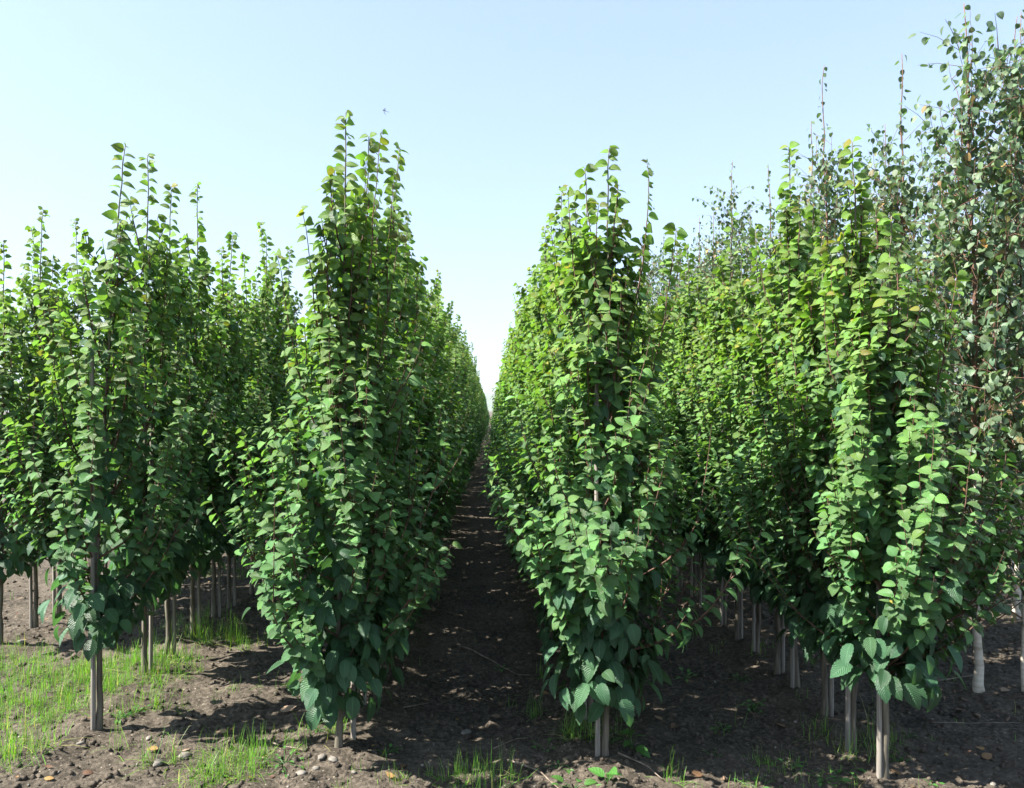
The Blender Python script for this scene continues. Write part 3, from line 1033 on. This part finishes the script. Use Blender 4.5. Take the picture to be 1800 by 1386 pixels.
for k, (px, py, s, a, rd, lab) in enumerate([
    (328, 1322, .06, 1, 0, "curled pale grey leaf beside the flat grey stone"),
    (145, 1366, .045, 0, 0, "dark red-brown leaf on sunlit soil at lower left"),
    (78, 1372, .04, .4, 1, "yellow leaf on sunlit soil near the lower left corner"),
    (278, 1326, .05, .5, 1, "bright yellow leaf between two small grass tufts"),
    (440, 1368, .05, .5, 1, "yellow-orange leaf under the large sunlit grass clump"),
    (492, 1255, .09, 1, 0, "large pale dried leaf on shaded soil left of the full hornbeam"),
    (398, 1290, .06, .8, .2, "pale pinkish leaf on shaded soil below the left trunks"),
    (715, 1346, .055, 0, .2, "rust-coloured leaf at the bottom of the path below the full hornbeam"),
    (693, 1371, .045, .3, 1, "orange leaf at the bottom edge below the full hornbeam"),
    (720, 1385, .035, 0, 0, "small brown leaf at the bottom edge beside the orange one"),
    (965, 1227, .05, .1, .6, "orange-brown leaf on the path beside the bushy hornbeam"),
    (875, 1242, .06, 0, 0, "brown crumpled leaf in the middle of the path"),
    (1235, 1368, .07, 0, .2, "rust-brown leaf at the bottom edge right of the bushy hornbeam"),
    (1378, 1282, .075, .3, .3, "long orange-brown leaf on dark soil between the right rows"),
    (1165, 1270, .05, .6, .2, "tan leaf behind the broad weed right of the bushy hornbeam"),
    (1190, 1280, .06, .2, 0, "brown leaf right of the tan leaf on dark soil"),
    (1720, 1322, .055, .3, 1, "orange leaf at lower right on dark soil"),
    (1728, 1340, .06, .1, .4, "red-orange leaf just below the other orange leaf at lower right"),
    (1760, 1222, .06, 1, 0, "bluish pale leaf right of the birch trunk"),
    (1722, 1268, .05, .7, .1, "rounded tan leaf in front of the birch trunk"),
    (1680, 1250, .06, .3, 0, "brown leaf left of the birch trunk base"),
    (1355, 1395, .05, .1, .4, "red-brown leaf at the bottom edge between the right rows"),
    (700, 1072, .05, .6, .5, "tan leaf on the left side of the shaded path"),
    (880, 1262, .05, .6, 0, "dry curled leaf on the path left of the bushy hornbeam"),
    (1415, 1290, .045, .1, .3, "small brown leaf right of the long orange-brown one"),
]):
    dead_leaf(px, py, s, a, rd, lab, 800 + k)

# leaf litter nobody could count
rl = np.random.default_rng(64)
lm = MB()
n = 300
y = 2.7 + 9 * rl.random(n) ** 1.6
x = rl.uniform(-.7, .75, n) * y
z = ground_fine(x, y) + .008
a = rl.uniform(0, 2 * PI, n)
leaves(lm, np.stack([x, y, z], -1), np.stack([np.cos(a), np.sin(a), rl.uniform(-.1, .3, n)], -1), np.stack([rl.normal(0, .3, n), rl.normal(-.1, .3, n), np.ones(n)], -1),
       rl.uniform(.015, .05, n), rl.uniform(.008, .028, n), rl.random(n), rl.random(n), (rl.random(n) < .3) * rl.random(n), hi=False, fold=rl.uniform(-.4, .8, n), droop=rl.uniform(-.4, .5, n))
tag(lm.build("leaf_litter", [M["dead"]]), "small brown leaf scraps scattered over the dark soil", "leaf litter", kind="stuff")


def stone(px, py, size, lab, seed, flat=.45):
    rng = np.random.default_rng(seed)
    x, y = at(px, py)
    V, Q = pebble_shape(rng, 7, 6, flat, .11)
    mb = MB()
    mb.add(V * size * [1, .75, 1], Q)
    o = mb.build("stone", [M["stone"]])
    o.location = (x, y, float(ground_fine(x, y)) + size * flat * .35)
    o.rotation_euler = (rng.normal(0, .15), rng.normal(0, .15), rng.uniform(0, 6))
    tag(o, lab, "stone", "stones lying on the soil")


for k, (px, py, s, lab) in enumerate([
    (278, 1346, .032, "flat grey stone between two small upright grass tufts"),
    (326, 1331, .034, "flat tan stone half buried right of the upright grass tufts"),
    (530, 1362, .025, "rounded pale stone at the bottom edge left of the full hornbeam"),
    (556, 1350, .020, "pale stone directly left of the full hornbeam's trunk"),
    (585, 1338, .026, "flat whitish stone touching the full hornbeam's trunk"),
    (565, 1337, .022, "grey flat stone left of the whitish one at the full hornbeam"),
    (622, 1357, .014, "small tan stone right of the full hornbeam's trunk"),
    (38, 1132, .032, "dark stone beside the leftmost pale trunk"),
    (142, 1308, .022, "pale stone left of the slim hornbeam's stake"),
    (1255, 1198, .018, "pale stone on dark soil between the right rows"),
    (820, 1290, .035, "earthy lump at the end of the lit streak on the path"),
    (1020, 1095, .016, "whitish stone in the shaded ground left of the bushy crown"),
    (1745, 1380, .02, "pale stone at the bottom right corner"),
    (262, 1300, .02, "grey stone on shaded soil right of the slim hornbeam")]):
    stone(px, py, s, lab, 600 + k)


def stick(pts, r, lab, name="fallen_twig"):
    mb = MB()
    P = np.array([(*at(px, py), 0) for px, py in pts], float)
    P, _ = resample(P, .04)
    P[:, 2] = ground_fine(P[:, 0], P[:, 1]) + .006
    P[:, 2] = np.convolve(np.pad(P[:, 2], 2, mode="edge"), np.ones(5) / 5, "valid") + .006
    P[:, :2] += np.cumsum(np.random.default_rng(int(pts[0][0])).normal(0, .003, (len(P), 2)), 0)
    tube(mb, P, np.linspace(r, r * .45, len(P)), 6)
    tag(mb.build(name, [M["stick"]]), lab, "twig", "twigs lying on the soil")


stick([(810, 1138), (862, 1162), (900, 1190), (925, 1192)], .006, "long bent brown twig lying across the middle of the path")
stick([(868, 1320), (915, 1304), (930, 1302)], .004, "straight pale twig on the soil left of the bushy hornbeam")
stick([(895, 1338), (950, 1358), (985, 1395)], .005, "dark curved twig in front of the bushy hornbeam's left side")
stick([(1085, 1330), (1140, 1352), (1165, 1372)], .005, "dark twig right of the bushy hornbeam's stake")
stick([(480, 1305), (535, 1322)], .004, "pale twig on shaded soil left of the full hornbeam")
stick([(1640, 1276), (1790, 1279)], .0025, "thin pale straw lying in shade at lower right")
stick([(1630, 1205), (1700, 1195), (1715, 1190)], .005, "dark twig pointing at the birch trunk base")
stick([(185, 1180), (212, 1186)], .005, "pale dry stem piece on the grass right of the slim hornbeam")
stick([(710, 1243), (755, 1240)], .005, "brown twig on the soil under the right side of the full hornbeam")
stick([(140, 1310), (150, 1295), (188, 1290)], .004, "brown twig left of the slim hornbeam's base")

# withered red-brown sprig hanging by the full hornbeam
rw = np.random.default_rng(91)
x, y = at(572, 1278)
z = float(ground_fine(x, y))
mb = MB()
tube(mb, [[x, y, z - .01], [x + .004, y, z + .09], [x + .018, y, z + .20]], [.004, .003, .002], 5)
nn = 16
zz = rw.uniform(.02, .2, nn)
aa = rw.uniform(0, 2 * PI, nn)
rd = np.stack([np.cos(aa), np.sin(aa), 0 * aa], -1)
leaves(mb, np.stack([x + .08 * zz, y + 0 * zz, z + zz], -1), rd * .4 - UP * .9, rd + rw.normal(0, .3, (nn, 3)), rw.uniform(.03, .055, nn), rw.uniform(.012, .022, nn), np.zeros(nn), rw.random(nn), np.zeros(nn), hi=True, fold=.9, mat=0)
tag(mb.build("withered_sprig", [M["dead"]]), "withered red-brown sprig standing beside the full hornbeam's base", "dead sprig")

# ------------------------------------------------------------------ bird
d = 30.0
bx, bz = (676 - 865) / 1360 * d, 1.6 - (195 - 722) / 1360 * d
mb = MB()
body = np.array([[-.085, 0, 0], [-.07, 0, .006], [-.04, 0, .008], [0, 0, .004], [.05, 0, 0], [.09, 0, -.002], [.13, 0, 0]])
tube(mb, body, [.004, .015, .021, .020, .012, .006, .002], 8)
for sgn, dz in ((1, .03), (-1, -.10)):
    w = np.array([[-.035, 0, .004], [-.03, sgn * .06, .02 + dz * .4], [.01, sgn * .12, .02 + dz * .8], [.08, sgn * .18, dz]])
    tube(mb, w, [.028, .024, .016, .003], 6, flat=.18)
    tube(mb, [[.11, 0, 0], [.16, sgn * .018, 0], [.2, sgn * .03, 0]], [.006, .004, .001], 4, flat=.4)
o = mb.build("swallow", [M["bird"]])
o.location = (bx, d, bz)
o.rotation_euler = (R(35), R(10), R(20))
tag(o, "small dark swallow gliding with swept wings in the pale sky", "bird")

# ------------------------------------------------------------------ air
hz, hnt, hout = new_mat("haze_air")
pv = N_(hnt, "ShaderNodeVolumePrincipled")
pv.inputs["Density"].default_value = HAZE
pv.inputs["Color"].default_value = (.93, .96, 1.0, 1)
hnt.links.new(pv.outputs[0], hout.inputs["Volume"])
hb_ = MB()
hv = np.array([[sx_ * 4200., y_, z_] for z_ in (-8., 105.) for y_ in (-1600., 4100.) for sx_ in (-1, 1)])
hb_.add(hv, [[0, 2, 3, 1], [4, 5, 7, 6], [0, 1, 5, 4], [2, 6, 7, 3], [0, 4, 6, 2], [1, 3, 7, 5]])
tag(hb_.build("haze", [hz], smooth=False), kind="stuff")

# ------------------------------------------------------------------ camera, light, world
cam_d = bpy.data.cameras.new("camera")
cam = link(bpy.data.objects.new("camera", cam_d))
cam_d.sensor_width = 36
cam_d.lens = 27.2
cam_d.clip_start = .05
cam_d.clip_end = 9000
cam.location = (0, 0, 1.6)
cam.rotation_euler = (R(90), 0, 0)
cam_d.shift_x = 35 / 1800
cam_d.shift_y = 29 / 1800
scene.camera = cam

SUN_EL, SUN_AZ = 46.0, 12.0      # azimuth: degrees behind the straight-left direction
sd = np.array([-math.cos(R(SUN_EL)) * math.cos(R(SUN_AZ)), -math.cos(R(SUN_EL)) * math.sin(R(SUN_AZ)), math.sin(R(SUN_EL))])
from mathutils import Vector
ld = bpy.data.lights.new("sun", "SUN")
ld.energy = 4.6
ld.angle = R(.53)
ld.color = (1.0, .95, .86)
lo = link(bpy.data.objects.new("sun", ld))
lo.rotation_euler = Vector((-sd).tolist()).to_track_quat("-Z", "Y").to_euler()

w = bpy.data.worlds.new("World")
scene.world = w
w.use_nodes = True
nt = w.node_tree
nt.nodes.clear()
out = nt.nodes.new("ShaderNodeOutputWorld")
bg = nt.nodes.new("ShaderNodeBackground")
sky = nt.nodes.new("ShaderNodeTexSky")
sky.sky_type = "NISHITA"
sky.sun_disc = False
sky.sun_elevation = R(SUN_EL)
sky.sun_rotation = math.atan2(sd[0], sd[1])
sky.altitude = 50
sky.air_density = 1.0
sky.dust_density = 2.0
sky.ozone_density = 1.5
hs = nt.nodes.new("ShaderNodeHueSaturation")
hs.inputs["Saturation"].default_value = .75
gm_ = nt.nodes.new("ShaderNodeGamma")
gm_.inputs[1].default_value = .55
nt.links.new(sky.outputs[0], gm_.inputs[0])
nt.links.new(gm_.outputs[0], hs.inputs["Color"])
tint = mixc(nt, 1.0, hs.outputs[0], (.665, .79, .945), "MULTIPLY")
nt.links.new(tint, bg.inputs[0])
bg.inputs[1].default_value = .15
nt.links.new(bg.outputs[0], out.inputs[0])

vs = scene.view_settings
vs.view_transform = "Standard"
vs.look = "None"
vs.gamma = 1
vs.exposure = 2.1
scene.render.engine = "CYCLES"
cy = scene.cycles
cy.max_bounces = 8
cy.diffuse_bounces = 4
cy.glossy_bounces = 2
cy.transmission_bounces = 4
cy.transparent_max_bounces = 4
cy.caustics_reflective = False
cy.caustics_refractive = False
